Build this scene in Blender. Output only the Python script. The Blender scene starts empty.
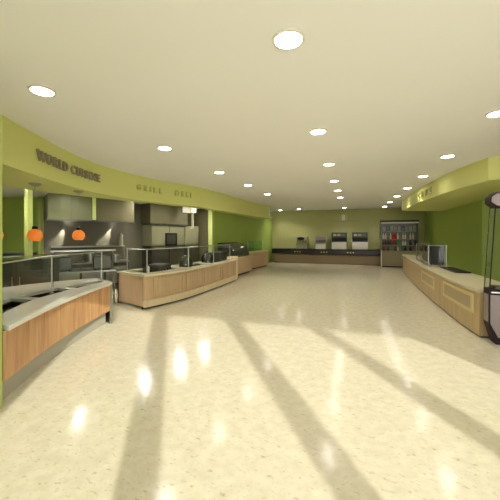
import bpy, bmesh, math, random
from mathutils import Vector, Matrix
S = bpy.context.scene
C = S.collection
random.seed(4)
PI = math.pi

# ------------------------------------------------------------------ camera
EYE = 1.8
YAW = math.atan(103/305)
cam = bpy.data.cameras.new('camera'); co = bpy.data.objects.new('camera', cam); C.objects.link(co)
co.location = (0, 0, EYE); co.rotation_euler = (PI/2, 0, YAW)
cam.sensor_fit = 'HORIZONTAL'; cam.sensor_width = 36; cam.lens = 36*305/500
cam.shift_y = -14/500          # horizon sits a little above the middle of the frame
cam.clip_start = 0.05; cam.clip_end = 200
S.camera = co

# ------------------------------------------------------------------ world, sun, daylight
W = bpy.data.worlds.new('world'); S.world = W; W.use_nodes = True
bg = W.node_tree.nodes['Background']; bg.inputs[0].default_value = (0.80, 0.88, 1.0, 1); bg.inputs[1].default_value = 1.6
sun = bpy.data.lights.new('sun', 'SUN'); so = bpy.data.objects.new('sun', sun); C.objects.link(so)
AZ, EL = math.radians(33), math.radians(16.3)
sd = Vector((-math.sin(AZ)*math.cos(EL), math.cos(AZ)*math.cos(EL), -math.sin(EL)))
so.rotation_euler = sd.to_track_quat('-Z', 'Y').to_euler(); so.location = (6, -9, 4)
sun.energy = 6.5; sun.color = (1.0, 0.975, 0.92); sun.angle = math.radians(0.7)
win = bpy.data.lights.new('window_daylight', 'AREA'); wo = bpy.data.objects.new('window_daylight', win); C.objects.link(wo)
win.shape = 'RECTANGLE'; win.size = 7.0; win.size_y = 2.9; win.energy = 340; win.color = (1.0, 0.98, 0.95)
wo.location = (3.1, -3.3, 1.3); wo.rotation_euler = Vector((0, 1, .55)).to_track_quat('-Z', 'Z').to_euler()   # sky and ground-bounced daylight entering upwards
DOWN_W = 38.0      # each ceiling downlight
KITCHEN_W = 22.0   # each kitchen downlight
vs = S.view_settings
vs.view_transform = 'Standard'; vs.look = 'None'; vs.gamma = 1.0; vs.use_curve_mapping = False
vs.exposure = 0.0

# ------------------------------------------------------------------ materials
def lin(c):
    c = c/255
    return c/12.92 if c <= .04045 else ((c+.055)/1.055)**2.4
def rgb(r, g, b): return (lin(r), lin(g), lin(b), 1)
def mat(name, col, rough=.5, metal=0.0, coat=0.0, noise=0.0, scale=20, spec=.5, trans=0.0, emit=None, es=0.0, ior=1.45, alpha=1.0):
    m = bpy.data.materials.new(name); m.use_nodes = True
    nt = m.node_tree; b = nt.nodes['Principled BSDF']
    b.inputs['Base Color'].default_value = col
    b.inputs['Roughness'].default_value = rough; b.inputs['Metallic'].default_value = metal
    b.inputs['Coat Weight'].default_value = coat; b.inputs['Coat Roughness'].default_value = .08
    b.inputs['Specular IOR Level'].default_value = spec
    b.inputs['Transmission Weight'].default_value = trans; b.inputs['IOR'].default_value = ior
    b.inputs['Alpha'].default_value = alpha
    if emit: b.inputs['Emission Color'].default_value = emit; b.inputs['Emission Strength'].default_value = es
    if noise > 0:
        tc = nt.nodes.new('ShaderNodeTexCoord'); n = nt.nodes.new('ShaderNodeTexNoise'); n.inputs['Scale'].default_value = scale
        n.inputs['Detail'].default_value = 4
        r = nt.nodes.new('ShaderNodeMapRange'); r.inputs[3].default_value = 1-noise; r.inputs[4].default_value = 1+noise
        x = nt.nodes.new('ShaderNodeVectorMath'); x.operation = 'SCALE'; x.inputs[0].default_value = col[:3]
        nt.links.new(tc.outputs['Object'], n.inputs['Vector']); nt.links.new(n.outputs[0], r.inputs[0])
        nt.links.new(r.outputs[0], x.inputs['Scale']); nt.links.new(x.outputs[0], b.inputs['Base Color'])
    return m
def wood(name, c1, c2, rough=.4, sx=14, sz=1.2):
    m = bpy.data.materials.new(name); m.use_nodes = True; nt = m.node_tree; b = nt.nodes['Principled BSDF']
    tc = nt.nodes.new('ShaderNodeTexCoord'); mp = nt.nodes.new('ShaderNodeMapping'); mp.inputs['Scale'].default_value = (sx, sx, sz)
    n = nt.nodes.new('ShaderNodeTexNoise'); n.inputs['Scale'].default_value = 1.0; n.inputs['Detail'].default_value = 5; n.inputs['Distortion'].default_value = .6
    cr = nt.nodes.new('ShaderNodeValToRGB'); cr.color_ramp.elements[0].position = .32; cr.color_ramp.elements[0].color = c1
    cr.color_ramp.elements[1].position = .68; cr.color_ramp.elements[1].color = c2
    nt.links.new(tc.outputs['Object'], mp.inputs[0]); nt.links.new(mp.outputs[0], n.inputs['Vector'])
    nt.links.new(n.outputs[0], cr.inputs[0]); nt.links.new(cr.outputs[0], b.inputs['Base Color'])
    b.inputs['Roughness'].default_value = rough
    return m
def floor_mat():
    m = bpy.data.materials.new('terrazzo_floor'); m.use_nodes = True; nt = m.node_tree; b = nt.nodes['Principled BSDF']
    tc = nt.nodes.new('ShaderNodeTexCoord')
    def noise(sc, det, stretch=None, rough=.5):
        n = nt.nodes.new('ShaderNodeTexNoise'); n.inputs['Scale'].default_value = sc; n.inputs['Detail'].default_value = det
        n.inputs['Roughness'].default_value = rough
        if stretch:
            mp = nt.nodes.new('ShaderNodeMapping'); mp.inputs['Scale'].default_value = stretch[0]; mp.inputs['Rotation'].default_value = (0, 0, stretch[1])
            nt.links.new(tc.outputs['Object'], mp.inputs[0]); nt.links.new(mp.outputs[0], n.inputs['Vector'])
        else: nt.links.new(tc.outputs['Object'], n.inputs['Vector'])
        return n
    def ramp(n, p0, c0, p1, c1):
        r = nt.nodes.new('ShaderNodeValToRGB'); r.color_ramp.elements[0].position = p0; r.color_ramp.elements[0].color = c0
        r.color_ramp.elements[1].position = p1; r.color_ramp.elements[1].color = c1
        nt.links.new(n.outputs[0], r.inputs[0]); return r
    base = ramp(noise(9, 7), .3, rgb(202, 195, 166), .7, rgb(216, 210, 184))
    fleck = ramp(noise(16, 3, ((1, 1.9, 1), .5)), .60, (1, 1, 1, 1), .72, rgb(222, 216, 204))
    pale = ramp(noise(34, 3), .58, (0, 0, 0, 1), .70, (1, 1, 1, 1))
    mx = nt.nodes.new('ShaderNodeMix'); mx.data_type = 'RGBA'; mx.blend_type = 'MULTIPLY'; mx.inputs[0].default_value = 1
    nt.links.new(base.outputs[0], mx.inputs[6]); nt.links.new(fleck.outputs[0], mx.inputs[7])
    m2 = nt.nodes.new('ShaderNodeMix'); m2.data_type = 'RGBA'; nt.links.new(pale.outputs[0], m2.inputs[0])
    nt.links.new(mx.outputs[2], m2.inputs[6]); m2.inputs[7].default_value = rgb(200, 193, 168)
    nt.links.new(m2.outputs[2], b.inputs['Base Color'])
    b.inputs['Roughness'].default_value = .15; b.inputs['Specular IOR Level'].default_value = .55
    bn = noise(3.5, 2); bp = nt.nodes.new('ShaderNodeBump'); bp.inputs['Strength'].default_value = .05; bp.inputs['Distance'].default_value = .02
    nt.links.new(bn.outputs[0], bp.inputs['Height']); nt.links.new(bp.outputs[0], b.inputs['Normal'])
    return m
M = dict(
    floor=floor_mat(),
    ceil=mat('ceiling_paint', rgb(240, 239, 232), .9, noise=.015, scale=1.5),
    lime=mat('lime_paint', rgb(214, 217, 134), .6, noise=.02, scale=2),
    green=mat('green_paint', rgb(156, 178, 84), .55, noise=.03, scale=2),
    greenlt=mat('light_green_paint', rgb(176, 186, 106), .55),
    backwall=mat('olive_paint', rgb(176, 176, 114), .6, noise=.02, scale=2),
    wood1=wood('warm_wood', rgb(176, 128, 84), rgb(206, 162, 112)),
    wood2=wood('pale_oak', rgb(178, 150, 112), rgb(196, 170, 130), sx=10),
    wood3=wood('pink_beige_wood', rgb(196, 164, 126), rgb(208, 178, 140), sx=8),
    stone=mat('pale_solid_surface', rgb(222, 222, 208), .22, noise=.03, scale=60),
    stone2=mat('cream_solid_surface', rgb(214, 206, 172), .25, noise=.03, scale=60),
    cream=mat('cream_laminate', rgb(222, 208, 160), .4),
    tan=mat('tan_frame', rgb(214, 196, 142), .45),
    grille=mat('grille_panel', rgb(176, 160, 124), .5, noise=.12, scale=30),
    cabg=mat('cabinet_grey', rgb(124, 122, 94), .5),
    dgreen=mat('dark_green_grey_enamel', rgb(66, 76, 68), .35),
    gglass=mat('guard_glass', (.90, .95, .92, 1), .0, trans=1.0, ior=1.22),
    chrome=mat('dark_chrome', rgb(96, 98, 94), .12, metal=1.0),
    wood4=wood('tan_wood', rgb(180, 156, 112), rgb(196, 172, 126), sx=8),
    wood5=wood('light_oak', rgb(206, 188, 148), rgb(218, 200, 162), sx=8),
    steel=mat('stainless_steel', rgb(176, 176, 166), .28, metal=1.0),
    dsteel=mat('dark_steel', rgb(92, 92, 84), .35, metal=.8),
    dull=mat('dull_steel_cladding', rgb(112, 108, 92), .5, metal=.35, noise=.05, scale=4),
    hoodm=mat('hood_steel', rgb(100, 102, 70), .45, metal=.3),
    hoodd=mat('hood_dark_steel', rgb(98, 92, 66), .5, metal=.3),
    greyp=mat('grey_beige_panel', rgb(160, 156, 130), .5),
    black=mat('black_plastic', rgb(24, 24, 22), .4, spec=.3),
    well=mat('well_dark', rgb(62, 62, 54), .35, metal=.5),
    brown=mat('dark_brown_laminate', rgb(144, 124, 92), .4, noise=.04, scale=3),
    dband=mat('black_brown_band', rgb(34, 26, 14), .35),
    kick=mat('kick_plate', rgb(178, 174, 156), .5),
    darkkick=mat('dark_kick_plate', rgb(64, 56, 40), .6),
    orange=mat('orange_glass', rgb(240, 128, 30), .25, emit=rgb(255, 140, 60), es=.35),
    white=mat('white_plastic', rgb(226, 224, 210), .5),
    kceil=mat('kitchen_ceiling_paint', rgb(228, 226, 214), .9),
    knob=mat('brass_knob', rgb(230, 206, 120), .3, metal=.3),
    emis=mat('lamp_diffuser', (1, 1, 1, 1), .5, emit=(1.0, .95, .88, 1), es=32.0),
    kem=mat('kitchen_lamp_diffuser', (1, 1, 1, 1), .5, emit=(1.0, .98, .92, 1), es=210.0),
    trim=mat('lamp_trim', rgb(226, 222, 206), .5),
    letter=mat('letter_metal', rgb(150, 142, 116), .4, metal=.25),
    letter2=mat('letter_olive', rgb(192, 190, 114), .6),
    glass=mat('clear_glass', (.93, .97, .94, 1), .0, trans=1.0, ior=1.45),
    ggreen=mat('green_tinted_glass', (.55, .85, .38, 1), .02, trans=.9, ior=1.45),
    dglass=mat('dark_glass', (.05, .06, .045, 1), .05, trans=.35, ior=1.45),
    pinkgrey=mat('pinkish_grey_panel', rgb(140, 130, 126), .4, metal=.1),
    darktrim=mat('dark_plum_trim', rgb(46, 34, 38), .6, spec=.2),
    shelfgrey=mat('grey_shelf', rgb(150, 140, 112), .5),
    concrete=mat('outside_paving', rgb(150, 146, 134), .9, noise=.08, scale=3),
)

# ------------------------------------------------------------------ mesh helpers
def tag(o, label=None, cat=None, group=None, kind=None):
    if label: o['label'] = label
    if cat: o['category'] = cat
    if group: o['group'] = group
    if kind: o['kind'] = kind
    return o
class MB:
    def __init__(s): s.bm = bmesh.new()
    def box(s, x0, y0, z0, x1, y1, z1, rz=0, c=None):
        r = bmesh.ops.create_cube(s.bm, size=1)
        mt = Matrix.Translation(((x0+x1)/2, (y0+y1)/2, (z0+z1)/2)) @ Matrix.Diagonal((x1-x0, y1-y0, z1-z0, 1))
        if rz:
            p = Vector(c if c else ((x0+x1)/2, (y0+y1)/2, 0)); p = Vector((p[0], p[1], 0))
            mt = Matrix.Translation(p) @ Matrix.Rotation(rz, 4, 'Z') @ Matrix.Translation(-p) @ mt
        bmesh.ops.transform(s.bm, matrix=mt, verts=r['verts']); return s
    def cyl(s, x, y, z0, z1, r0, r1=None, n=20):
        r = bmesh.ops.create_cone(s.bm, cap_ends=True, segments=n, radius1=r0, radius2=r0 if r1 is None else r1, depth=z1-z0)
        bmesh.ops.translate(s.bm, vec=(x, y, (z0+z1)/2), verts=r['verts']); return s
    def tube(s, a, b, r, n=8):
        a, b = Vector(a), Vector(b); d = b-a
        q = bmesh.ops.create_cone(s.bm, cap_ends=True, segments=n, radius1=r, radius2=r, depth=d.length)
        mt = Matrix.Translation((a+b)/2) @ d.to_track_quat('Z', 'Y').to_matrix().to_4x4()
        bmesh.ops.transform(s.bm, matrix=mt, verts=q['verts']); return s
    def prism(s, pts, z0, z1):                 # n-gon outline extruded in z
        a = [s.bm.verts.new((p[0], p[1], z0)) for p in pts]; b = [s.bm.verts.new((p[0], p[1], z1)) for p in pts]
        s.bm.faces.new(a[::-1]); s.bm.faces.new(b); n = len(pts)
        for i in range(n): s.bm.faces.new((a[i], a[(i+1) % n], b[(i+1) % n], b[i]))
        return s
    def profile(s, pts, axis, c0, c1):         # outline (u, z) extruded along x or y
        f = (lambda u, z, c: (u, c, z)) if axis == 'y' else (lambda u, z, c: (c, u, z))
        a = [s.bm.verts.new(f(p[0], p[1], c0)) for p in pts]; b = [s.bm.verts.new(f(p[0], p[1], c1)) for p in pts]
        s.bm.faces.new(a[::-1]); s.bm.faces.new(b); n = len(pts)
        for i in range(n): s.bm.faces.new((a[i], a[(i+1) % n], b[(i+1) % n], b[i]))
        return s
    def ribbon(s, A, B, z0, z1):               # solid strip between two polylines of equal length
        n = len(A); v = []
        for i in range(n):
            v.append([s.bm.verts.new((A[i][0], A[i][1], z0)), s.bm.verts.new((A[i][0], A[i][1], z1)),
                      s.bm.verts.new((B[i][0], B[i][1], z1)), s.bm.verts.new((B[i][0], B[i][1], z0))])
        for i in range(n-1):
            for k in range(4): s.bm.faces.new((v[i][k], v[i][(k+1) % 4], v[i+1][(k+1) % 4], v[i+1][k]))
        s.bm.faces.new(v[0][::-1]); s.bm.faces.new(v[-1]); return s
    def lathe(s, prof, cx, cy, n=24, loop=False):
        rings = []
        for r, z in prof:
            rings.append([s.bm.verts.new((cx+r*math.cos(2*PI*k/n), cy+r*math.sin(2*PI*k/n), z)) for k in range(n)])
        for i in range(len(rings)-1):
            for k in range(n): s.bm.faces.new((rings[i][k], rings[i][(k+1) % n], rings[i+1][(k+1) % n], rings[i+1][k]))
        if loop:
            for k in range(n): s.bm.faces.new((rings[-1][k], rings[-1][(k+1) % n], rings[0][(k+1) % n], rings[0][k]))
        else: s.bm.faces.new(rings[0][::-1]); s.bm.faces.new(rings[-1])
        return s
    def build(s, name, m, parent=None, smooth=False, bevel=0):
        bmesh.ops.recalc_face_normals(s.bm, faces=s.bm.faces[:])
        me = bpy.data.meshes.new(name); s.bm.to_mesh(me); s.bm.free()
        me.materials.append(m)
        if smooth:
            for f in me.polygons: f.use_smooth = True
            try: me.set_sharp_from_angle(angle=math.radians(40))
            except Exception: pass
        o = bpy.data.objects.new(name, me); C.objects.link(o)
        if parent: o.parent = parent
        if bevel:
            b = o.modifiers.new('bevel', 'BEVEL'); b.width = bevel; b.segments = 2; b.limit_method = 'ANGLE'
        return o
def empty(name, loc, rz, label, cat, group=None):
    o = bpy.data.objects.new(name, None); C.objects.link(o); o.location = loc; o.rotation_euler.z = rz
    return tag(o, label, cat, group)
def struct(o): return tag(o, kind='structure')
def copy_tree(o, parent=None):
    c = o.copy(); C.objects.link(c); c.parent = parent
    for ch in o.children: copy_tree(ch, c)
    return c
def spline(P, n=6):                            # Catmull-Rom through the points
    P = [Vector((p[0], p[1])) for p in P]; out = []
    for i in range(len(P)-1):
        p0 = P[max(i-1, 0)]; p1 = P[i]; p2 = P[i+1]; p3 = P[min(i+2, len(P)-1)]
        for k in range(n):
            t = k/n
            out.append(.5*((2*p1)+(p2-p0)*t+(2*p0-5*p1+4*p2-p3)*t*t+(3*p1-p0-3*p2+p3)*t**3))
    out.append(P[-1]); return out
def resample(P, n):
    L = [0]
    for a, b in zip(P, P[1:]): L.append(L[-1]+(b-a).length)
    out = []; j = 0
    for k in range(n):
        d = L[-1]*k/(n-1)
        while j < len(P)-2 and L[j+1] < d: j += 1
        t = (d-L[j])/max(1e-9, L[j+1]-L[j]); out.append(P[j].lerp(P[j+1], min(1, t)))
    return out
def offset(P, d):                              # to the left of travel for d > 0
    out = []
    for i in range(len(P)):
        t = (P[min(i+1, len(P)-1)]-P[max(i-1, 0)]).normalized(); out.append(P[i]+Vector((-t.y, t.x))*d)
    return out
def mixp(A, B, t): return [a.lerp(b, t) for a, b in zip(A, B)]
def seg(A, i, j): return A[i:j+1]

# ------------------------------------------------------------------ room shell
CEIL = 3.54
KC = 3.05
f = MB(); f.box(-13, -2.6, -.1, 10.2, 21.4, 0); struct(f.build('floor', M['floor']))
f = MB(); f.box(-13, -2.6, CEIL, 10.2, 21.4, CEIL+.1); struct(f.build('ceiling', M['ceil']))
f = MB(); f.box(-5.6, 21.0, 0, 10.2, 21.2, CEIL); struct(f.build('wall_far', M['backwall']))
f = MB(); f.box(-13.2, -2.6, 0, -13.0, 21.2, CEIL); struct(f.build('wall_kitchen_outer', M['green']))
f = MB(); f.box(10.0, -2.6, 0, 10.2, 21.0, CEIL); struct(f.build('wall_right_outer', M['backwall']))
# glazed front behind the camera: header, flanks and slim columns, openings between them
f = MB(); f.box(-13, -2.65, 0, -.35, -2.5, CEIL); f.box(6.62, -2.65, 0, 10.0, -2.5, CEIL); f.box(-.35, -2.65, 3.02, 6.62, -2.5, CEIL)
struct(f.build('wall_front', M['ceil']))
for i, x in enumerate((1.38, 3.15, 4.92)):
    f = MB(); f.box(x-.13, -2.66, 0, x+.13, -2.49, 3.02); struct(f.build('trim_%d' % (i+1), M['trim']))
f = MB(); f.box(-30, -40, -.12, 40, -2.66, -.02); struct(f.build('ground_outside', M['concrete']))
# left return wall with lime paint, its end seen at the picture's edge
f = MB(); f.box(-3.66, -2.5, 0, -3.485, 2.20, 3.06); struct(f.build('wall_left', M['greenlt']))
# right wall and its turn behind the display case
f = MB(); f.prism([(4.15, 21.0), (4.18, 12.4), (9.99, 11.8), (9.99, 12.0), (4.36, 12.58), (4.35, 21.0)], 0, CEIL); struct(f.build('wall_right', M['green']))
# soffit left
SF = spline([(-3.9, 1.7), (-4.4, 2.35), (-4.80, 3.04), (-5.08, 3.64), (-5.55, 4.72), (-5.84, 5.7), (-5.91, 6.5), (-5.86, 7.4), (-5.70, 8.2), (-5.45, 8.95), (-5.22, 9.8), (-5.09, 11), (-5.04, 12.3), (-5.0, 14), (-4.86, 15.8), (-4.62, 17.3)], 5)
SB = spline([(-6.6, 1.7), (-6.75, 2.6), (-6.85, 3.6), (-6.88, 4.5), (-6.86, 5.2), (-6.75, 6.0), (-6.6, 6.6), (-6.38, 7.5), (-6.1, 8.3), (-5.85, 9.1), (-5.62, 9.9), (-5.50, 11), (-5.52, 12.3), (-5.55, 14), (-5.5, 15.8), (-5.42, 17.35)], 5)
SZ = 2.84
f = MB(); f.ribbon(SF, SB, SZ, CEIL); struct(f.build('soffit_left', M['lime'], smooth=True))
# kitchen ceiling, above the serving area
f = MB(); f.prism([tuple(p) for p in SB] + [(-5.42, 20.99), (-12.99, 20.99), (-12.99, 1.7)], KC, KC+.08); struct(f.build('ceiling_kitchen', M['kceil']))
# green wall beyond the serving line
gw = [Vector(p) for p in ((-6.05, 12.62), (-5.80, 15.0), (-5.62, 17.5), (-5.42, 20.99))]
f = MB(); f.ribbon(gw, [p+Vector((-.15, 0)) for p in gw], 0, KC); struct(f.build('wall_green_left', M['green']))
f = MB(); f.box(-6.22, 12.5, 0, -6.02, 12.72, KC); struct(f.build('trim_4', M['greenlt']))
# kitchen walls
W0 = Vector((-9.44, 7.19)); W1 = Vector((-8.05, 9.23)); U = (W1-W0).normalized(); V = Vector((-U.y, U.x)); KROT = math.atan2(U.y, U.x)
def slabwall(name, a, b, m, th=.12):
    a, b = Vector(a), Vector(b); n = Vector((-(b-a).y, (b-a).x)).normalized()*th
    o = MB().prism([a, b, b+n, a+n], 0, KC).build(name, m); return struct(o)
slabwall('wall_green_kitchen', (-12.98, 6.35), W0, M['green'])
slabwall('wall_kitchen_back', W0, W1, M['dull'])
slabwall('wall_kitchen_side', W1, (-7.40, 12.62), M['dull'])
slabwall('wall_kitchen_end', (-7.40, 12.62), (-6.22, 12.62), M['hoodd'])
f = MB(); f.box(-9.50, 7.04, 0, -9.40, 7.14, KC); struct(f.build('trim_5', M['greenlt']))
f = MB(); f.box(-7.46, 5.19, 0, -7.34, 5.31, KC); tag(f.build('square_column', M['greenlt']), 'slim pale green square column standing behind the near serving counter', 'column')
# soffit right
RF = spline([(2.28, 16.6), (2.26, 14.4), (2.29, 12.4), (2.44, 10.5), (2.60, 9.2), (2.78, 8.35)], 5) + spline([(2.83, 8.16), (3.0, 8.02), (4.5, 7.85), (9.98, 7.5)], 3)
f = MB(); f.prism([tuple(p) for p in RF] + [(9.98, 11.80), (4.17, 12.38), (4.14, 17.3)], 3.03, CEIL); struct(f.build('soffit_right', M['lime']))

# ------------------------------------------------------------------ ceiling lights
def lamp_spot(parent, loc, W, ang=122, blend=.7, col=(1.0, .91, .88), r=.09, rot=None):
    l = bpy.data.lights.new('lamp_light', 'SPOT'); l.energy = W; l.spot_size = math.radians(ang); l.spot_blend = blend
    l.color = col; l.shadow_soft_size = r
    o = bpy.data.objects.new('lamp_light', l); C.objects.link(o); o.location = loc; o.parent = parent
    if rot is not None: o.rotation_euler = rot
    return o
def downlight(z, em):
    root = empty('ceiling_downlight', (0, 0, z), 0, 'x', 'ceiling light')
    t = MB(); t.lathe([(.12, 0), (.145, -.002), (.145, -.012), (.12, -.016)], 0, 0, 28, True)
    t.build('trim_ring', M['trim'], root, True)
    d = MB(); d.cyl(0, 0, -.014, -.004, .118, n=28); d.build('diffuser', em, root)
    return root
DN = [  # x, y, label, spot cone
    (-3.52, 2.66, 'round recessed ceiling light nearest the left edge, before the lime fascia'),
    (-3.52, 5.16, 'round recessed ceiling light, second of the left row, right of the raised lettering'),
    (-3.45, 7.60, 'round recessed ceiling light, third of the left row from the front'),
    (-3.40, 9.85, 'round recessed ceiling light, fourth of the left row from the front'),
    (-3.36, 12.2, 'round recessed ceiling light, fifth of the left row, level with the fascia end'),
    (-3.30, 19.6, 'faint round ceiling light close to the far wall, left of centre'),
    (-0.54, 2.66, 'largest round recessed ceiling light, near top centre of the view'),
    (-0.55, 5.16, 'round recessed ceiling light, second of the middle row'),
    (-0.55, 7.59, 'round recessed ceiling light, third of the middle row'),
    (-0.56, 9.95, 'round recessed ceiling light, fourth of the middle row'),
    (-0.55, 12.1, 'round recessed ceiling light, fifth of the middle row'),
    (-0.54, 14.3, 'round recessed ceiling light, sixth of the middle row'),
    (-0.50, 19.6, 'small round ceiling light close to the far wall, above the wall emblem'),
    (1.94, 5.21, 'round recessed ceiling light cut by the right picture edge'),
    (1.95, 7.66, 'round recessed ceiling light before the corner of the right fascia'),
    (1.92, 9.99, 'round recessed ceiling light, third of the right row'),
    (1.87, 12.3, 'round recessed ceiling light, fourth of the right row'),
    (1.82, 14.6, 'round recessed ceiling light, fifth of the right row'),
    (1.79, 17.1, 'round recessed ceiling light, sixth of the right row'),
    (1.78, 19.6, 'small round ceiling light close to the far wall, above the bottle rack'),
]
base = downlight(CEIL, M['emis'])
first = True
for x, y, lab in DN:
    o = base if first else copy_tree(base); first = False
    o.location = (x, y, CEIL); o['label'] = lab; o['group'] = 'recessed ceiling lights of the hall'
    lamp_spot(o, (0, 0, -.03), DOWN_W*(2.0 if y > 19 else 1))
o = copy_tree(base); o.location = (-4.6, 20.0, CEIL); o['label'] = 'small round ceiling light close to the far wall, in its left corner'; lamp_spot(o, (0, 0, -.03), DOWN_W*2)

kbase = downlight(KC, M['kem']); kbase.name = 'kitchen_downlight'
KL = [(-7.90, 5.15, 'small bright round kitchen ceiling light seen at the far left under the fascia', 1),
      (-7.02, 4.45, 'kitchen ceiling light above the back of the near serving counter', 0), (-7.14, 6.40, 'kitchen ceiling light between the near counter and the range hood', 0),
      (-6.50, 8.44, 'kitchen ceiling light behind the near end of the grill counter', 0), (-6.18, 10.04, 'kitchen ceiling light behind the middle of the grill counter', 0),
      (-5.97, 11.6, 'kitchen ceiling light behind the far end of the grill counter', 0)]
first = True
for x, y, lab, v in KL:
    o = kbase if first else copy_tree(kbase); first = False
    o.location = (x, y, KC); o['label'] = lab; o['group'] = 'recessed kitchen ceiling lights'
    lamp_spot(o, (0, 0, -.03), KITCHEN_W, 150, .8, (1, .95, .82))

# ------------------------------------------------------------------ pendants
def pendant():
    r = empty('pendant_lamp', (0, 0, SZ), 0, 'x', 'pendant lamp', 'orange pendant lamps')
    MB().lathe([(.11, 0), (.11, -.02), (.05, -.05), (.02, -.06)], 0, 0, 20).build('ceiling_canopy', M['steel'], r, True)
    MB().tube((0, 0, -.04), (0, 0, -.86), .003).build('cord', M['dsteel'], r)
    MB().lathe([(.02, -.84), (.045, -.85), (.05, -.90), (.03, -.92)], 0, 0, 16).build('socket_cap', M['black'], r, True)
    g = [(.04, -.895)] + [((.13*math.sin(a)), -1.03+.135*math.cos(a)) for a in [math.radians(d) for d in range(20, 141, 8)]]
    g += [(p[0]-.008, p[1]) for p in g[::-1][:-1]]
    MB().lathe(g, 0, 0, 28, True).build('glass_shade', M['orange'], r, True)
    MB().lathe([(.01, -1.08), (.03, -1.05), (.035, -1.0), (.015, -.93), (.01, -.92)], 0, 0, 16).build('bulb', M['emis'], r, True)
    return r
pb = pendant(); first = True
for x, y, lab in ((-5.83, 3.55, 'orange globe pendant lamp cut by the left picture edge'), (-5.97, 4.36, 'orange globe pendant lamp in front of the slim green column'),
                  (-6.02, 5.42, 'orange globe pendant lamp in front of the grey hood wall')):
    o = pb if first else copy_tree(pb); first = False
    o.location = (x, y, SZ); o['label'] = lab

# ------------------------------------------------------------------ lettering
def text_bm(ch, size, depth):
    cu = bpy.data.curves.new('t', 'FONT'); cu.body = ch; cu.size = size; cu.extrude = depth; cu.offset = size*.022; cu.align_x = 'CENTER'
    ob = bpy.data.objects.new('t', cu); C.objects.link(ob)
    me = bpy.data.meshes.new_from_object(ob.evaluated_get(bpy.context.evaluated_depsgraph_get()))
    bpy.data.objects.remove(ob); bpy.data.curves.remove(cu); return me
def sign_on(P, s0, step, text, z, size, m, root, gap=.03, flip=1):
    L = [0]
    for a, b in zip(P, P[1:]): L.append(L[-1]+(b-a).length)
    wd = {'W': 1.45, 'I': .5, ' ': .6, 'O': 1.12, 'L': .85, 'E': .9, 'M': 1.3}
    ws = [wd.get(c, 1.0) for c in text]; tot = (len(text)-1)*step; sc = tot/(sum(ws)-.5*ws[0]-.5*ws[-1])
    for k, ch in enumerate(text):
        if ch == ' ': continue
        d = s0+(sum(ws[:k])+.5*ws[k]-.5*ws[0])*sc; j = max(i for i in range(len(L)-1) if L[i] <= d)
        t = (d-L[j])/(L[j+1]-L[j]); p = P[j].lerp(P[j+1], t); tg = (P[j+1]-P[j]).normalized()*flip
        n = Vector((tg.y, -tg.x))           # towards the hall
        me = text_bm(ch, size, .02); me.materials.append(m)
        mt = Matrix(((tg.x, 0, n.x, p.x+n.x*gap), (tg.y, 0, n.y, p.y+n.y*gap), (0, 1, 0, z), (0, 0, 0, 1)))
        me.transform(mt)
        o = bpy.data.objects.new('letter', me); C.objects.link(o); o.parent = root
def arc_at(P, y):
    L = 0
    for a, b in zip(P, P[1:]):
        if a.y <= y <= b.y: return L+(b-a).length*(y-a.y)/(b.y-a.y)
        L += (b-a).length
s1 = empty('sign_lettering', (0, 0, 0), 0, 'raised metal letters WORLD CUISINE on the curved lime fascia', 'sign')
a0 = arc_at(SF, 3.88); a1 = arc_at(SF, 5.80)
sign_on(SF, a0, (a1-a0)/12, 'WORLD CUISINE', 3.11, .25, M['letter'], s1)
s2 = empty('sign_lettering', (0, 0, 0), 0, 'faint olive raised letters on the fascia above the grill counter, middle sign', 'sign')
sign_on(SF, arc_at(SF, 7.3), .21, 'GRILL', 3.13, .22, M['letter2'], s2)
s3 = empty('sign_lettering', (0, 0, 0), 0, 'faint olive raised letters on the fascia, third and smallest of the left signs', 'sign')
sign_on(SF, arc_at(SF, 8.75), .20, 'DELI', 3.13, .24, M['letter2'], s3)

s4 = empty('sign_lettering', (0, 0, 0), 0, 'faint raised letters on the right lime fascia above the serving counter', 'sign')
RF_ = RF
Lr = 0; a_s = None
for a, b in zip(RF_, RF_[1:]):
    if a_s is None and b.y <= 12.4: a_s = Lr+(b-a).length*(a.y-12.4)/max(1e-6, a.y-b.y)
    Lr += (b-a).length
sign_on(RF_, a_s, .42, 'CAFE', 3.16, .28, M['letter2'], s4, .03, 1)

# ------------------------------------------------------------------ near serving counter (left)
N = 40
F1 = resample(spline([(-3.44, 2.24), (-3.70, 2.69), (-4.05, 3.36), (-4.40, 4.19), (-4.70, 5.05)], 8), N)
B1 = resample(spline([(-5.0, 2.26), (-6.0, 3.0), (-6.12, 3.9), (-5.88, 4.75), (-5.5, 5.42)], 8), N)
def T(t): return mixp(F1, B1, t)
c1 = empty('serving_counter', (-4.2, 3.6, 0), 0, 'curved near-left serving counter with warm wood front and pale top', 'serving counter')
def rel(o, root):
    o.matrix_parent_inverse = Matrix.Translation(root.location).inverted() if not root.rotation_euler.z else root.matrix_basis.inverted(); return o
def cb(mb, name, m, root, smooth=True, label=None):
    o = mb.build(name, m, root, smooth); rel(o, root)
    if label: o['label'] = label
    return o
f = MB(); f.ribbon(T(0), T(.24), .80, .85); f.ribbon(T(.46), T(1.0), .80, .85)
for i0, i1 in ((0, 2), (15, 17), (26, 28), (37, 39)): f.ribbon(seg(T(.24), i0, i1), seg(T(.46), i0, i1), .80, .85)
cb(f, 'countertop', M['stone'], c1)
f = MB()
for i0, i1 in ((2, 15), (17, 26), (28, 37)): f.ribbon(seg(T(.24), i0, i1), seg(T(.46), i0, i1), .70, .72)
cb(f, 'food_well', M['well'], c1)
IN = offset(F1, .035); INB = offset(F1, .06)
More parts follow.
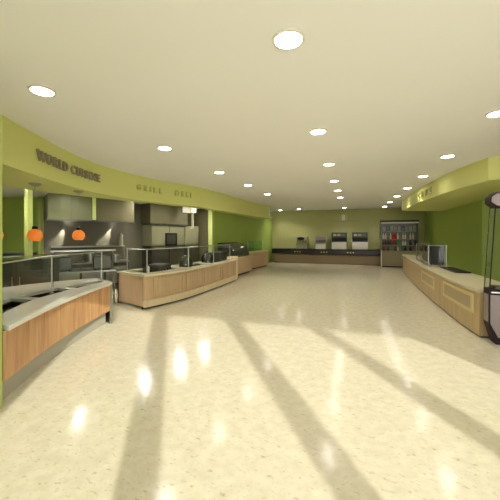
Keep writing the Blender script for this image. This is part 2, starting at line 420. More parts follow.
for k in range(7):
    i0 = round(k*(N-1)/7); i1 = round((k+1)*(N-1)/7); A = seg(IN, i0, i1)[:]; Bq = seg(INB, i0, i1)[:]
    A[-1] = A[-1].lerp(A[-2], .08); Bq[-1] = Bq[-1].lerp(Bq[-2], .08)
    cb(MB().ribbon(A, Bq, .27, .80), 'wood_panel', M['wood1'], c1)
cb(MB().ribbon(offset(F1, .062), offset(F1, .10), .27, .80), 'carcass', M['dband'], c1)
cb(MB().ribbon(offset(F1, .14), offset(F1, .18), 0, .26), 'kick_plate', M['kick'], c1)
cb(MB().ribbon(offset(F1, .10), offset(F1, .32), .26, .29), 'bottom_shelf', M['kick'], c1)
e0, e1 = F1[-1], B1[-1]; ed = (e1-e0).normalized(); en = Vector((ed.y, -ed.x))
if en.y < 0: en = -en
cb(MB().prism([e0+ed*.0-en*.05, e1-en*.05, e1, e0], 0, .80), 'end_panel', M['steel'], c1, False)
cb(MB().ribbon([B1[i] + (F1[i]-B1[i]).normalized()*.03 for i in range(2, N)], [B1[i] + (F1[i]-B1[i]).normalized()*.07 for i in range(2, N)], 0, .80), 'back_panel', M['dsteel'], c1)
# small dishes of food in the wells and trays on the ledge
def bowl(x, y, z, r, m1, m2, lab, grp):
    t = empty('serving_bowl', (x, y, z), 0, lab, 'bowl', grp)
    MB().lathe([(r*.55, 0), (r, r*.55), (r*.95, r*.57), (r*.5, r*.1)], 0, 0, 20).build('bowl_body', m1, t, True)
    MB().lathe([(r*.5, r*.12), (r*.85, r*.42), (r*.6, r*.55), (.01, r*.62)], 0, 0, 20).build('food', m2, t, True)
    return t

# sneeze guards: glass sheets held by posts
def guard(root_name, pts, z0, z1, label, root_loc, shelf=None, glassm='gglass', pr=.016, shelf_d=.3, side=1):
    r = empty(root_name, (root_loc[0], root_loc[1], z0), 0, label, 'sneeze guard')
    inv = Matrix.Translation((root_loc[0], root_loc[1], z0)).inverted()
    for p in pts:
        o = MB().cyl(p[0], p[1], z0, z1, pr, n=10).build('post', M['steel'], r, True); o.matrix_parent_inverse = inv
        o = MB().cyl(p[0], p[1], z0, z0+.015, pr*2.2, n=12).build('post_foot', M['steel'], r, True); o.matrix_parent_inverse = inv
    for a, b in zip(pts, pts[1:]):
        a, b = Vector(a), Vector(b); d = (b-a).normalized(); n = Vector((-d.y, d.x))*.004
        a2 = a+d*.03; b2 = b-d*.03
        o = MB().prism([a2-n, b2-n, b2+n, a2+n], z0+.10, z1-.03).build('glass_pane', M[glassm], r); o.matrix_parent_inverse = inv
        o = MB().tube((a.x, a.y, z1-.012), (b.x, b.y, z1-.012), .011).build('top_rail', M['steel'], r); o.matrix_parent_inverse = inv
        if shelf:
            n2 = Vector((-d.y, d.x))*shelf_d*side
            o = MB().prism([a+n*4*side, b+n*4*side, b+n2, a+n2], z1, z1+.01).build('glass_shelf', M[glassm], r); o.matrix_parent_inverse = inv
    return r
g = T(.27)
guard('sneeze_guard', [tuple(g[2]), tuple(g[21]), (-4.93, 5.0)], .85, 1.48, 'clear glass sneeze guard with steel posts on the near-left counter', g[20], shelf=True)

# ------------------------------------------------------------------ grill island
F2 = resample(spline([(-4.80, 6.20), (-4.63, 6.75), (-4.49, 7.4), (-4.43, 8.3), (-4.42, 9.5), (-4.43, 10.7), (-4.43, 11.5)], 8), N)
B2 = resample(spline([(-6.05, 6.65), (-5.93, 7.3), (-5.72, 8.2), (-5.5, 9.3), (-5.4, 10.4), (-5.38, 11.5)], 8), N)
def T2(t): return mixp(F2, B2, t)
c2 = empty('serving_counter', (-4.9, 8.6, 0), 0, 'long curved middle serving counter with framed pale oak front', 'serving counter')
f = MB(); f.ribbon(T2(0), T2(.28), .80, .85); f.ribbon(T2(.80), T2(1.0), .80, .85)
for i0, i1 in ((0, 2), (13, 14), (25, 26), (37, 39)): f.ribbon(seg(T2(.28), i0, i1), seg(T2(.80), i0, i1), .80, .85)
cb(f, 'countertop', M['stone2'], c2)
f = MB()
for i0, i1 in ((2, 13), (14, 25), (26, 37)): f.ribbon(seg(T2(.28), i0, i1), seg(T2(.80), i0, i1), .74, .76)
cb(f, 'grill_plate', M['well'], c2)
cb(MB().ribbon(offset(F2, .04), offset(F2, .10), .20, .80), 'front_panel', M['wood2'], c2)
cb(MB().ribbon(offset(F2, .0), offset(F2, .05), .05, .22), 'skirting', M['wood5'], c2)
for k in range(4):                             # raised frames on the front
    i0 = 2+k*9; i1 = i0+8; f = MB(); a = offset(F2, .025); b = offset(F2, .045)
    f.ribbon(seg(a, i0, i1), seg(b, i0, i1), .70, .74); f.ribbon(seg(a, i0, i1), seg(b, i0, i1), .27, .31)
    f.ribbon([a[i0], a[i0].lerp(a[i0+1], .4)], [b[i0], b[i0].lerp(b[i0+1], .4)], .31, .70)
    f.ribbon([a[i1].lerp(a[i1-1], .4), a[i1]], [b[i1].lerp(b[i1-1], .4), b[i1]], .31, .70)
    cb(f, 'panel_frame', M['wood2'], c2)
cb(MB().ribbon(offset(F2, .10), offset(F2, .13), 0, .06), 'kick_plate', M['darkkick'], c2)
e0, e1 = F2[0], B2[0]; ed = (e1-e0).normalized(); en = Vector((-ed.y, ed.x))
if en.y < 0: en = -en
cb(MB().prism([e0+ed*.04+en*.03, e1+en*.03, e1+en*.08, e0+ed*.04+en*.08], .05, .80), 'end_panel', M['wood3'], c2, False)
cb(MB().prism([F2[-1]+Vector((-.05, -.05)), B2[-1]+Vector((0, -.05)), B2[-1], F2[-1]+Vector((-.05, 0))], .05, .80), 'end_panel', M['wood2'], c2, False)
cb(MB().ribbon([p+Vector((.03, 0)) for p in B2], [p+Vector((.07, 0)) for p in B2], 0, .80), 'back_panel', M['dsteel'], c2)
g = T2(.22)
guard('sneeze_guard', [tuple(T2(.75)[1]), tuple(g[2]), tuple(g[14]), tuple(g[26]), tuple(g[37])], .85, 1.47, 'long glass sneeze guard with slim posts on the middle counter', g[18], shelf=True)

# domed steel warmers on the island
def warmer(x, y, lab, r=.22):
    t = empty('soup_warmer', (x, y, .761), 0, lab, 'food warmer', 'domed steel warmers on the middle counter')
    MB().lathe([(r*.95, 0), (r, .02), (r, .20), (r*.97, .22)], 0, 0, 28).build('warmer_body', M['chrome'], t, True)
    MB().lathe([(r, .221)] + [(r*math.cos(a), .225+r*.95*math.sin(a)) for a in [math.radians(d) for d in range(0, 86, 8)]], 0, 0, 28).build('domed_lid', M['chrome'], t, True)
    MB().lathe([(.015, .225+r*.93), (.025, .25+r*.95), (.01, .262+r*.95)], 0, 0, 12).build('lid_knob', M['black'], t, True)
warmer(-5.02, 8.50, 'rounded steel food warmer, nearer of the shiny two on the middle counter')
warmer(-4.98, 9.95, 'rounded steel food warmer, farther of the shiny two on the middle counter')
def steel_box(name, x, y, z, sx, sy, sz, rz, lab, cat, m='dsteel', extra=None, grp=None):   # boxy appliance on feet
    t = empty(name, (x, y, z), rz, lab, cat, grp)
    MB().box(-sx/2, -sy/2, .03, sx/2, sy/2, sz).build('body', M[m], t, bevel=.012)
    f = MB()
    for a in (-1, 1):
        for b in (-1, 1): f.cyl(a*(sx/2-.04), b*(sy/2-.04), 0, .03, .02, n=8)
    f.build('foot', M['black'], t)
    if extra: extra(t, sx, sy, sz)
    return t
def grill_extra(t, sx, sy, sz):
    for k in range(4): MB().cyl(sx/2+.0, -sy/2+sy*(k+.5)/4, .08, .12, .022, n=10).build('knob', M['black'], t)
    MB().box(-sx/2+.02, -sy/2+.02, sz, sx/2-.02, sy/2-.02, sz+.02).build('hot_plate', M['black'], t)
steel_box('griddle', -5.25, 7.35, .761, .5, .8, .22, math.radians(12), 'dark steel griddle at the near end of the middle counter', 'griddle', extra=grill_extra)
steel_box('heated_cabinet', -5.0, 10.9, .761, .5, .6, .42, 0, 'dark boxy food warmer at the far end of the middle counter', 'food warmer')
# seasoning bottle by the guard post
def shaker(x, y, z, lab):
    t = empty('pump_bottle', (x, y, z), 0, lab, 'bottle')
    MB().lathe([(.035, 0), (.04, .01), (.04, .14), (.02, .18)], 0, 0, 14).build('bottle_body', M['white'], t, True)
    MB().lathe([(.018, .18), (.018, .21), (.006, .24)], 0, 0, 10).build('cap', M['black'], t, True)
shaker(-5.02, 6.62, .85, 'small pale bottle beside the near guard post on the middle counter')

# ------------------------------------------------------------------ pilaster, curved glass case, wood counters at the far left
o = MB().box(-5.05, 11.72, 0, -4.70, 12.28, .93).build('end_pillar', M['cream'], bevel=.01)
tag(o, 'short cream post between the middle counter and the dark glass case', 'pillar')
c3 = empty('case_counter', (-5.1, 13.4, 0), 0, 'low brown-fronted counter carrying the dark curved glass case', 'counter')
cb(MB().prism([(-4.84, 12.34), (-4.80, 14.5), (-5.75, 14.6), (-5.75, 12.34)], .10, .80), 'body', M['wood3'], c3, False)
cb(MB().prism([(-4.80, 12.34), (-4.76, 14.54), (-5.76, 14.64), (-5.76, 12.34)], .80, .85), 'countertop', M['stone2'], c3, False)
cb(MB().prism([(-4.93, 12.4), (-4.90, 14.4), (-5.7, 14.5), (-5.7, 12.4)], 0, .10), 'kick_plate', M['darkkick'], c3, False)
gc = empty('glass_display_case', (-5.25, 13.4, .85), 0, 'dark curved-glass bakery display case on the far left counter', 'display case')
def curve_prof(x0, x1, h, n=10):
    pts = [(x0, .05)]
    for k in range(n+1):
        a = PI/2*k/n; pts.append((x1-(x1-x0)*math.cos(a)**1.3 if k else x0, .05+(h-.05)*math.sin(a)))
    return pts
outer = [( -.28 + .62*math.cos(a), .04+.58*math.sin(a)) for a in [math.radians(d) for d in range(0, 91, 10)]]
inner = [( -.28 + .605*math.cos(a), .04+.565*math.sin(a)) for a in [math.radians(d) for d in range(90, -1, -10)]]
MB().profile(outer+inner, 'y', -.98, .98).build('curved_glass', M['dglass'], gc, True)
MB().box(-.46, -1.0, 0, .36, 1.0, .04).build('case_base', M['black'], gc)
MB().box(-.46, -1.0, .60, -.24, 1.0, .64).build('case_top', M['black'], gc)
MB().box(-.46, -1.0, .04, -.43, 1.0, .60).build('back_door', M['black'], gc)
side = [(-.43, .04)] + outer[:] ; side = [(-.43, .04), (.34, .04)] + outer[1:] + [(-.43, .62)]
for yy in (-1.0, .985): MB().profile(side, 'y', yy, yy+.015).build('end_glass', M['dglass'], gc)
for zz in (.22, .40): MB().box(-.42, -.97, zz, .12 if zz > .3 else .22, .97, zz+.012).build('case_shelf', M['steel'], gc)
MB().tube((-.2, -.95, .58), (-.2, .95, .58), .015).build('light_tube', M['white'], gc)
for k in range(7):
    o = MB().lathe([(.05, 0), (.07, .02), (.06, .05), (.01, .06)], -5.25+random.uniform(-.15, .05), 12.7+k*.23, 14).build('pastry', M['wood1'], None, True)
    o.location.z = .85+.04; tag(o, 'small brown pastry on the base of the dark curved glass case', 'pastry', 'pastries in the glass case')

c4 = empty('wood_counter', (-5.2, 16.6, 0), 0, 'plain pink-beige wood counter against the green wall, farthest on the left', 'counter')
cb(MB().prism([(-5.15, 15.6), (-4.86, 17.75), (-5.58, 17.75), (-5.72, 15.6)], .06, .88), 'body', M['wood3'], c4, False)
cb(MB().prism([(-5.12, 15.58), (-4.83, 17.78), (-5.56, 17.78), (-5.70, 15.58)], .88, .93), 'countertop', M['cream'], c4, False)
cb(MB().prism([(-5.20, 15.65), (-4.93, 17.7), (-5.5, 17.7), (-5.66, 15.65)], 0, .06), 'kick_plate', M['darkkick'], c4, False)
r = empty('glass_screen', (-5.3, 16.5, .93), 0, 'green reflecting glass screen standing on the plain wood counter', 'glass screen')
inv = Matrix.Translation((-5.3, 16.5, .93)).inverted()
o = MB().prism([(-5.42, 15.75), (-5.17, 17.55), (-5.18, 17.555), (-5.43, 15.755)], .95, 1.52).build('glass_pane', M['ggreen'], r); o.matrix_parent_inverse = inv
for p in ((-5.43, 15.72), (-5.165, 17.58)):
    o = MB().cyl(p[0], p[1], .93, 1.53, .015, n=10).build('post', M['steel'], r, True); o.matrix_parent_inverse = inv

# ------------------------------------------------------------------ kitchen equipment (local x along the wall, -y towards the hall)
def kp(x, y): return W0 + U*x + V*y
def kroot(name, x, y, lab, cat, z=0, grp=None):
    p = kp(x, y); return empty(name, (p.x, p.y, z), KROT, lab, cat, grp)
h = kroot('range_hood', .62, 0, 'grey-green steel extraction hood in the left part of the kitchen', 'extraction hood')
MB().box(-.60, -1.30, 2.30, .62, -1.26, KC-.005).build('front_panel', M['hoodm'], h)
MB().box(-.60, -1.26, 2.30, -.56, -.01, KC-.005).build('side_panel', M['hoodm'], h)
MB().box(-.56, -1.26, KC-.06, .62, -.01, KC-.01).build('top_panel', M['hoodm'], h)
MB().box(-.02, -1.31, 2.26, .01, -1.30, KC-.005).build('panel_seam', M['hoodd'], h)
MB().box(-.62, -1.33, 2.25, .62, -1.29, 2.30).build('front_lip', M['dsteel'], h)
MB().box(.56, -1.345, 2.30, .66, -1.302, KC-.005).build('corner_strip', M['greenlt'], h)['label'] = 'pale green vertical corner strip'
f = MB()
for k in range(6): f.box(-.5+k*.18, -1.2, 2.34, -.36+k*.18, -.2, 2.37)
f.build('grease_filter', M['dsteel'], h)
h2 = kroot('range_hood', 1.85, 0, 'darker brown-grey extraction hood right of the pale green strip', 'extraction hood')
MB().box(-.55, -1.24, 2.28, .62, -1.20, KC-.005).build('front_panel', M['hoodd'], h2)
MB().box(.58, -1.20, 2.28, .62, -.01, KC-.005).build('side_panel', M['hoodd'], h2)
MB().box(-.55, -1.20, KC-.06, .58, -.01, KC-.01).build('top_panel', M['hoodd'], h2)
MB().box(-.55, -1.27, 2.24, .64, -1.20, 2.28).build('front_lip', M['dsteel'], h2)
f = MB()
for k in range(5): f.box(-.5+k*.2, -1.15, 2.32, -.35+k*.2, -.2, 2.35)
f.build('grease_filter', M['dsteel'], h2)
for hh, xs in ((h, (0.05,)), (h2, (0.25,))):
    for x in xs:
        f = MB(); f.cyl(x, -.14, 2.33, 2.35, .05, n=14); f.build('hood_lamp', M['emis'], hh)
        d_ = Vector((-.45, .085, -1)).to_track_quat('-Z', 'Y').to_euler()
        lamp_spot(hh, (x, -.08, 2.24), 260, 26, .2, (1, .95, .85), .02, d_)
# cooking range with overshelf
c = kroot('cooking_range', 1.35, 0, 'stainless cooking range with shelf along the dark back wall', 'cooking range')
MB().box(-1.15, -.86, .10, 1.05, -.02, .90).build('body', M['dsteel'], c)
MB().box(-1.17, -.88, .90, 1.07, -.02, .94).build('cooktop', M['steel'], c)
MB().box(-1.15, -.40, 1.42, 1.05, -.02, 1.46).build('overshelf', M['steel'], c)
MB().box(-1.15, -.05, .94, 1.05, -.02, 1.42).build('backsplash', M['dull'], c)
for k in range(3):
    d = MB().box(-1.10+k*.71, -.89, .22, -.46+k*.71, -.86, .78).build('oven_door', M['steel'], c)
    MB().tube((-1.02+k*.71, -.92, .72), (-.54+k*.71, -.92, .72), .012).build('handle', M['steel'], d)
    for q in range(3): MB().tube((-1.0+k*.71+q*.2, -.90, .84), (-1.0+k*.71+q*.2, -.87, .84), .02).build('knob', M['black'], c)
f = MB()
for x in (-1.08, .98):
    for y in (-.8, -.1): f.cyl(x, y, 0, .10, .025, n=8)
f.build('foot', M['steel'], c)
for k, (x, y, rr, hh_, lab) in enumerate(((.45, -.5, .16, .24, 'steel stock pot at the left on the cooking range'), (1.25, -.55, .2, .3, 'larger steel stock pot in the middle of the cooking range'), (2.05, -.5, .15, .18, 'low steel pan at the right end of the cooking range'))):
    t = kroot('stock_pot', x, y, lab, 'pot', .94)
    MB().lathe([(rr, 0), (rr, hh_), (rr+.01, hh_), (rr+.01, hh_+.01), (rr-.02, hh_+.03), (.02, hh_+.05)], 0, 0, 22).build('pot_body', M['steel'], t, True)
    MB().box(-rr-.05, -.03, hh_*.7, -rr, .03, hh_*.76).build('handle', M['steel'], t); MB().box(rr, -.03, hh_*.7, rr+.05, .03, hh_*.76).build('handle', M['steel'], t)
t = kroot('paper_towel_roll', 2.30, -.22, 'tall pale roll standing on the kitchen overshelf', 'paper roll', 1.46)
MB().cyl(0, 0, 0, .40, .08, n=18).build('roll', M['greyp'], t, True); MB().cyl(0, 0, .40, .45, .015, n=8).build('holder_rod', M['steel'], t)
# pass-through table in front of the range, close to the end of the near counter
t = empty('prep_table', (-6.75, 6.25, 0), math.radians(50), 'stainless prep table with raised shelf behind the near counter', 'prep table')
MB().box(-.75, -.35, .86, .75, .35, .90).build('table_top', M['steel'], t)
MB().box(-.75, -.20, 1.40, .75, .20, 1.43).build('upper_shelf', M['steel'], t)
MB().box(-.72, -.32, .25, .72, .32, .28).build('lower_shelf', M['steel'], t)
for x in (-.70, .70):
    for y in (-.30, .30): MB().cyl(x, y, 0, .86, .022, n=10).build('leg', M['steel'], t)
    MB().cyl(x, 0, .90, 1.40, .018, n=10).build('shelf_post', M['steel'], t)
for k, (x, lab) in enumerate(((-.5, 'dark boxy warmer at the left end of the prep table'), (.42, 'dark boxy warmer at the right end of the prep table'))):
    a = math.radians(50); px = -6.75+x*math.cos(a); py = 6.25+x*math.sin(a)
    steel_box('counter_warmer', px, py, .90, .42, .36, .36, a, lab, 'food warmer')
# low dark equipment cabinets behind the near counter, against the slim column
def low_cab(x, y, rz, w, hgt, lab):
    t = empty('equipment_cabinet', (x, y, 0), rz, lab, 'cabinet')
    MB().box(-w/2, -.28, .08, w/2, .28, hgt).build('body', M['dgreen'], t, bevel=.01)
    MB().box(-w/2-.02, -.30, hgt, w/2+.02, .30, hgt+.03).build('top', M['steel'], t)
    MB().box(-w/2+.03, -.25, 0, w/2-.03, .25, .08).build('plinth', M['black'], t)
    for k in range(2):
        d = MB().box(-w/2+.02+k*w/2, -.30, .14, -.02+k*w/2, -.28, hgt-.05).build('door', M['dgreen'], t)
        MB().tube((-.08+k*.16, -.33, hgt*.5), (-.08+k*.16, -.33, hgt*.72), .01).build('handle', M['steel'], d)
low_cab(-6.72, 4.74, YAW, 1.05, 1.32, 'dark steel cabinet behind the near counter, in front of the slim column')
low_cab(-8.75, 5.95, math.radians(24), .62, 1.33, 'dark steel cabinet behind the near counter, far in front of the slim column')
# tall cabinets on the kitchen side
C0 = Vector((-7.30, 9.86)); C1 = Vector((-6.62, 12.35)); cu_ = (C1-C0).normalized(); CR = math.atan2(cu_.y, cu_.x); L3 = (C1-C0).length/3
cl = ['tall grey-beige steel cabinet, left of three behind the middle counter', 'tall grey-beige steel cabinet with a dark square screen, middle of three', 'tall grey-beige steel cabinet, right of three behind the middle counter']
tall0 = None
for k in range(3):
    p = C0+cu_*(L3*(k+.5))
    if k == 0:
        t = empty('tall_cabinet', (p.x, p.y, 0), CR, cl[0], 'cabinet', 'tall kitchen cabinets')
        MB().box(-L3/2+.01, .02, 1.42, L3/2-.01, .60, 2.24).build('upper_body', M['cabg'], t)
        MB().box(-L3/2+.01, .02, .12, L3/2-.01, .60, 1.42).build('lower_body', M['well'], t)
        d = MB().box(-L3/2+.02, 0, 1.46, L3/2-.02, .02, 2.20).build('door', M['cabg'], t)
        MB().box(-L3/2+.02, 0, .16, L3/2-.02, .02, 1.40).build('door', M['dsteel'], t)['label'] = 'dark lower door'
        MB().tube((L3/2-.1, -.03, 1.5), (L3/2-.1, -.03, 1.75), .012).build('handle', M['steel'], d)
        MB().box(-L3/2+.04, .05, 0, L3/2-.04, .58, .12).build('plinth', M['black'], t)
        tall0 = t
    else:
        t = copy_tree(tall0); t.location = (p.x, p.y, 0); t['label'] = cl[k]
p = C0+cu_*.85
t = empty('range_hood', (p.x, p.y, 0), CR, 'dark brown hood panel above the tall cabinets behind the middle counter', 'extraction hood')
MB().box(-.95, -.06, 2.29, .98, -.02, KC-.005).build('front_panel', M['hoodd'], t)
MB().box(-.95, -.02, 2.29, -.91, .55, KC-.005).build('side_panel', M['hoodd'], t); MB().box(.94, -.02, 2.29, .98, .55, KC-.005).build('side_panel', M['hoodd'], t)
MB().box(-.97, -.09, 2.25, 1.0, -.02, 2.29).build('front_lip', M['dsteel'], t)
p = C0+cu_*(L3*1.08)
t = empty('wall_screen', (p.x, p.y, 1.66), CR, 'dark square framed screen on the tall kitchen cabinets', 'screen')
f = MB(); f.box(-.30, -.06, -.26, .30, -.035, -.20); f.box(-.30, -.06, .20, .30, -.035, .26); f.box(-.30, -.06, -.20, -.24, -.035, .20); f.box(.24, -.06, -.20, .30, -.035, .20)
f.build('frame', M['black'], t); MB().box(-.24, -.05, -.20, .24, -.036, .20).build('display', M['well'], t)
p = kp(0, 0)
o = empty('air_duct', (-6.35, 11.05, 2.70), 0, 'pale square air duct with a slim drop pipe under the kitchen ceiling', 'air duct')
MB().box(-.2, -.2, .05, .2, .2, .345).build('duct_box', M['kceil'], o); MB().box(.10, -.02, -.60, .17, .06, .05).build('drop_pipe', M['greyp'], o)

# ------------------------------------------------------------------ far wall counter and dispensers
cf = empty('beverage_counter', (-1.76, 20.5, 0), 0, 'long dark brown beverage counter along the far wall', 'counter')
MB().box(-3.34, -.30, 0, 3.42, .48, .60).build('lower_front', M['brown'], cf, bevel=.06)
MB().box(-3.46, -.40, .62, 3.46, .48, .90).build('apron_band', M['dband'], cf, bevel=.02)['label'] = 'black band under the top'
MB().box(-3.48, -.42, .90, 3.48, .49, .95).build('countertop', M['dband'], cf, bevel=.01)
def pxX(px, Y): r = (px-250)/305; s_, c_ = math.sin(YAW), math.cos(YAW); return (r*Y*c_-Y*s_)/(c_+r*s_)
for px in (297.5, 324, 350.5):
    for k in (-1, 0, 1):
        x = pxX(px, 20.1)+k*.17+1.76
        MB().tube((x, -.43, .76), (x, -.40, .76), .035, 12).build('knob', M['knob'], cf)
def dispenser(px, w, h_, top, mid, low, lab, grp=None):
    x = pxX(px, 20.3)
    t = empty('beverage_dispenser', (x, 20.55, .951), 0, lab, 'drink dispenser', 'drink dispensers on the far counter')
    MB().box(-w/2, -.22, 0, w/2, .28, h_*.42).build('lower_housing', M[low], t, bevel=.02)
    MB().box(-w/2, -.02, h_*.42, w/2, .28, h_*.72).build('splash_panel', M[mid], t)
    MB().box(-w/2, -.26, h_*.68, w/2, .28, h_).build('header_panel', M[top], t, bevel=.02)
    n = 4
    for k in range(n):
        xx = -w/2+w*(k+.5)/n
        MB().cyl(xx, -.14, h_*.58, h_*.68, .022, .03, 10).build('nozzle', M['black'], t)
    MB().box(-w/2+.05, -.25, h_*.42-.02, w/2-.05, -.02, h_*.42+.015).build('drip_tray', M['steel'], t)
    return t
d1 = dispenser(301.5, .75, .80, 'greyp', 'backwall', 'greyp', 'pale faint drink dispenser with a dark oval badge, leftmost on the far counter')
f = MB(); f.lathe([(.18, 0), (.18, .01), (.02, .015)], 0, 0, 20); b_ = f.build('oval_badge', M['black'], d1); b_.rotation_euler = (PI/2, 0, 0); b_.scale = (1.35, .6, 1); b_.location = (-.05, -.262, .67)
dispenser(320.5, .66, .82, 'pinkgrey', 'greyp', 'white', 'grey-topped drink dispenser with white base, second from left on the far counter')
for px, lab in ((339, 'dark-topped drink dispenser with white base, third from left on the far counter'), (360, 'dark-topped drink dispenser with white base, nearest the bottle rack')):
    t = dispenser(px, .92, 1.08, 'well', 'black', 'white', lab)
    for k in range(3):
        q = MB().box(-.36+k*.25, -.275, .84, -.16+k*.25, -.262, .98).build('flavour_card', M[('greyp', 'shelfgrey', 'dsteel')[k]], t)
e = empty('wall_emblem', (pxX(346, 20.95), 20.99, 2.78), 0, 'thin metal wall bar with a small pale emblem on the far wall', 'emblem')
MB().box(-.95, -.03, -.02, .95, 0, .005).build('bar', M['letter'], e)
MB().box(-.27, -.04, .05, -.05, 0, .42).build('emblem_plate', M['white'], e, bevel=.02)
MB().box(-.02, -.03, .05, .09, 0, .40).build('emblem_stroke', M['letter2'], e)
MB().box(-.40, -.03, .05, -.32, 0, .38).build('emblem_stroke', M['letter2'], e)

# ------------------------------------------------------------------ bottle rack
RX0, RX1, RY = 1.58, 3.46, 19.25
rk = empty('bottle_rack', ((RX0+RX1)/2, RY, 0), 0, 'tall grey open shelf rack full of bottles in the far right corner', 'shelf rack')
hw = (RX1-RX0)/2
MB().box(-hw, .50, .92, hw, .54, 2.62).build('back_panel', M['dsteel'], rk)
MB().box(-hw, 0, .06, hw, .54, .90).build('base_cabinet', M['shelfgrey'], rk)
MB().box(-hw+.03, .04, 0, hw-.03, .5, .06).build('plinth', M['black'], rk)
MB().box(-hw-.03, -.03, .90, hw, .54, .95).build('base_top', M['shelfgrey'], rk)
for s in (-1, 1): MB().box(s*hw-.02, .0, .95, s*hw+.02, .54, 2.62).build('side_panel', M['dsteel'], rk)
MB().box(-hw-.05, -.05, 2.62, hw+.05, .56, 2.70).build('top_panel', M['black'], rk)
MB().box(-hw-.03, -.06, 2.52, hw+.03, -.0, 2.60).build('header_strip', M['trim'], rk)
MB().box(-hw-.05, -.06, 0, -hw, -.02, .98).build('corner_post', M['trim'], rk)['label'] = 'pale corner post'
SHZ = [.95, 1.28, 1.62, 2.08]
for z in SHZ[1:]: MB().box(-hw+.02, .02, z-.02, hw-.02, .50, z).build('shelf', M['shelfgrey'], rk)
bc = {k: mat('bottle_'+k, c, .25, spec=.6) for k, c in dict(white=rgb(220, 214, 192), red=rgb(190, 34, 30), brown=rgb(96, 52, 34), green=rgb(84, 124, 84), dark=rgb(44, 40, 34), amber=rgb(150, 104, 54), grey=rgb(130, 130, 116)).items()}
bmesh_c = {}
def bottle(kind, x, y, z, lab, grp, hh=.26, r=.045):
    key = (kind, hh, r)
    if key not in bmesh_c:
        o = MB().lathe([(r*.9, 0), (r, .01), (r, hh*.6), (r*.4, hh*.78), (r*.36, hh*.96), (r*.42, hh)], 0, 0, 12).build('bottle', bc[kind], None, True)
        bmesh_c[key] = o
    else: o = bmesh_c[key].copy(); C.objects.link(o)
    o.location = (x, y, z); tag(o, lab, 'bottle', grp); return o
cx = (RX0+RX1)/2
rows = [(0, 'lowest shelf of the rack', ['brown', 'amber', 'dark', 'grey', 'green', 'brown', 'white', 'grey', 'green', 'dark', 'grey', 'dark', 'amber', 'grey'], .25),
        (1, 'second shelf of the rack', ['brown', 'brown', 'dark', 'brown', 'red', 'brown', 'green', 'green', 'white', 'white', 'grey', 'dark', 'grey', 'dark'], .28),
        (2, 'third shelf of the rack', ['white', 'white', 'grey', 'white', 'red', 'red', 'white', 'grey', 'white', 'white', 'grey', 'white', 'white', 'grey'], .36)]
for ri, desc, ks, hh in rows:
    n = len(ks)
    for k, kd in enumerate(ks):
        bottle(kd, RX0+.10+(RX1-RX0-.2)*k/(n-1), RY+.12+.04*(k % 2), SHZ[ri]+.001, '%s bottle on the %s' % (kd, desc), '%s bottles on the %s' % (kd, desc), hh, .052)
for k in range(9):                              # boxes on the top shelf
    x = RX0+.14+k*.198; hgt = .24+.07*((k*7) % 3)/2
    o = MB().box(-.085, -.07, 0, .085, .07, hgt).build('carton', [bc['grey'], M['shelfgrey'], bc['green'], bc['dark']][(k*3) % 4], bevel=.006)
    o.location = (x, RY+.15, SHZ[3]+.001)
    tag(o, '%s carton on the top shelf of the rack' % ['grey', 'beige', 'green', 'dark'][(k*3) % 4], 'carton', '%s cartons on the top shelf' % ['grey', 'beige', 'green', 'dark'][(k*3) % 4])

# ------------------------------------------------------------------ right counter
F4 = resample(spline([(2.09, 6.42), (2.04, 7.1), (2.03, 8.6), (2.06, 10.5), (2.10, 12.3), (2.18, 14.2), (2.30, 16.2), (2.42, 17.5)], 8), 60)
def R(d): return offset(F4, -d)
c5 = empty('serving_counter', (2.4, 11, 0), 0, 'long curved right-hand serving counter with tan front and two inset panels', 'serving counter')
cb(MB().ribbon(F4, R(.86), .80, .85), 'countertop', M['stone2'], c5)
cb(MB().ribbon(R(.03), R(.84), .03, .80), 'body', M['wood4'], c5)
cb(MB().ribbon(R(.06), R(.8), 0, .03), 'kick_plate', M['darkkick'], c5)
def yidx(P, y): return min(range(len(P)), key=lambda i: abs(P[i].y-y))
def along(P, y0, y1, n=8):
    out = []
    for k in range(n):
        y = y0+(y1-y0)*k/(n-1)
        for a, b in zip(P, P[1:]):
            if a.y <= y <= b.y: out.append(a.lerp(b, (y-a.y)/(b.y-a.y))); break
    return out
for y0, y1, z0, z1 in ((6.62, 8.40, .38, .74), (9.3, 11.05, .36, .70)):
    a = along(R(.01), y0, y1); b = along(R(.035), y0, y1)
    f = MB(); w = .06
    f.ribbon(a, b, z1-w, z1); f.ribbon(a, b, z0, z0+w)
    f.ribbon(along(R(.01), y0, y0+.09, 2), along(R(.035), y0, y0+.09, 2), z0+w, z1-w); f.ribbon(along(R(.01), y1-.09, y1, 2), along(R(.035), y1-.09, y1, 2), z0+w, z1-w)
    fr = cb(f, 'inset_frame', M['tan'], c5); fr['label'] = 'cream panel frame'
    p_ = cb(MB().ribbon(along(R(.02), y0+.09, y1-.09), along(R(.034), y0+.09, y1-.09), z0+w, z1-w), 'inset_panel', M['grille'], c5)
    p_['label'] = 'grey grille panel'
guard('sneeze_guard', [(2.86, 13.7), (2.40, 13.6), (2.21, 10.7), (2.66, 10.6)], .85, 1.52, 'glass sneeze guard with steel posts on the right counter', (2.4, 12), shelf=False, pr=.02)
def machine_extra(t, sx, sy, sz):
    MB().box(-sx/2-.02, -sy/2+.05, sz*.55, -sx/2, sy/2-.05, sz*.9).build('control_panel', M['well'], t)
    MB().box(-sx/2-.08, -sy/2+.05, .05, -sx/2, sy/2-.05, .08).build('drip_tray', M['steel'], t)
steel_box('coffee_machine', 2.72, 12.9, .85, .40, .62, .62, 0, 'black machine behind the right guard glass, farther one', 'coffee machine', 'black', machine_extra)
steel_box('coffee_machine', 2.62, 11.75, .85, .40, .62, .62, 0, 'black machine behind the right guard glass, nearer one', 'coffee machine', 'black', machine_extra)
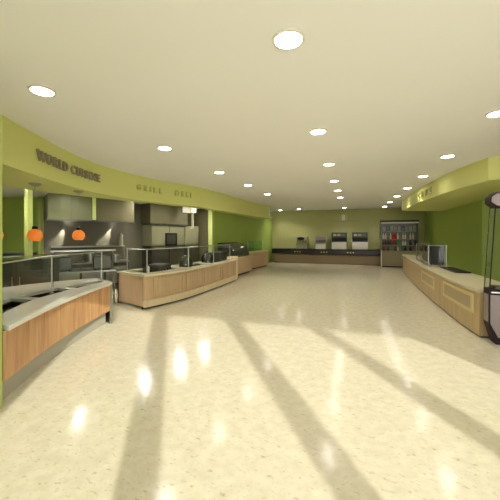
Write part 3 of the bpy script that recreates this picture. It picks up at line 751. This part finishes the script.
t = MB().box(-.18, -.7, 0, .18, .7, .03).build('hot_plate', M['black'], bevel=.008); t.location = (2.66, 9.8, .851); tag(t, 'flat black hot plate on the right counter before the guard glass', 'hot plate')

# ------------------------------------------------------------------ refrigerated display case cut by the right edge
dc = empty('open_display_case', (3.02, 6.13, 0), 0, 'tall pinkish-grey open display case with dark canopy at the right edge', 'display case')
dx = 2.9; Y0, Y1 = -.05, .20
def oct_prof(x0, x1, z0, z1, c_): return [(x0, z0+c_), (x0, z1-c_*.6), (x0+c_*.6, z1), (x1, z1), (x1, z0), (x0+c_*1.0, z0)]
base_o = [(2.03-dx, .32), (2.03-dx, .92), (1.2, .92), (1.2, 0.0), (2.12-dx, 0.0)]
base_i = [(2.045-dx, .34), (2.045-dx, .82), (1.2, .82), (1.2, .12), (2.15-dx, .12)]
MB().profile(base_o, 'y', Y0+.01, Y1).build('base_surround', M['darktrim'], dc, bevel=.012)
MB().profile(base_i, 'y', Y0-.005, Y0+.0099).build('base_panel', M['pinkgrey'], dc)
MB().box(2.022-dx, Y0+.04, .36, 2.029-dx, Y1-.02, .82).build('end_panel', M['pinkgrey'], dc)
f = MB(); f.box(2.05-dx, Y0-.02, .855, 1.2, Y0+.009, .875); f.build('trim_rail', M['steel'], dc)
can_o = [(2.04-dx, 2.36), (2.05-dx, 2.46), (2.13-dx, 2.53), (1.2, 2.53), (1.2, 2.27), (2.14-dx, 2.27)]
can_i = [(2.06-dx, 2.37), (2.07-dx, 2.45), (2.14-dx, 2.505), (1.2, 2.505), (1.2, 2.30), (2.15-dx, 2.30)]
MB().profile(can_o, 'y', Y0+.01, Y1).build('canopy', M['darktrim'], dc, bevel=.01)
MB().profile(can_i, 'y', Y0-.005, Y0+.0099).build('canopy_panel', M['pinkgrey'], dc)
MB().profile([(2.04-dx, .92), (2.115-dx, 2.27), (2.125-dx, 2.27), (2.05-dx, .92)], 'y', Y0+.03, Y1-.03).build('end_glass', M['gglass'], dc)
for yy in (Y0+.02, Y1-.02):
    MB().tube((2.04-dx, yy, .92), (2.12-dx, yy, 2.28), .010).build('end_frame', M['darktrim'], dc)
MB().box(1.15, Y0+.02, .92, 1.2, Y1-.02, 2.27).build('end_panel', M['darktrim'], dc)
MB().box(2.12-dx, Y0+.02, .92, 1.15, Y1-.02, .96).build('display_deck', M['well'], dc)
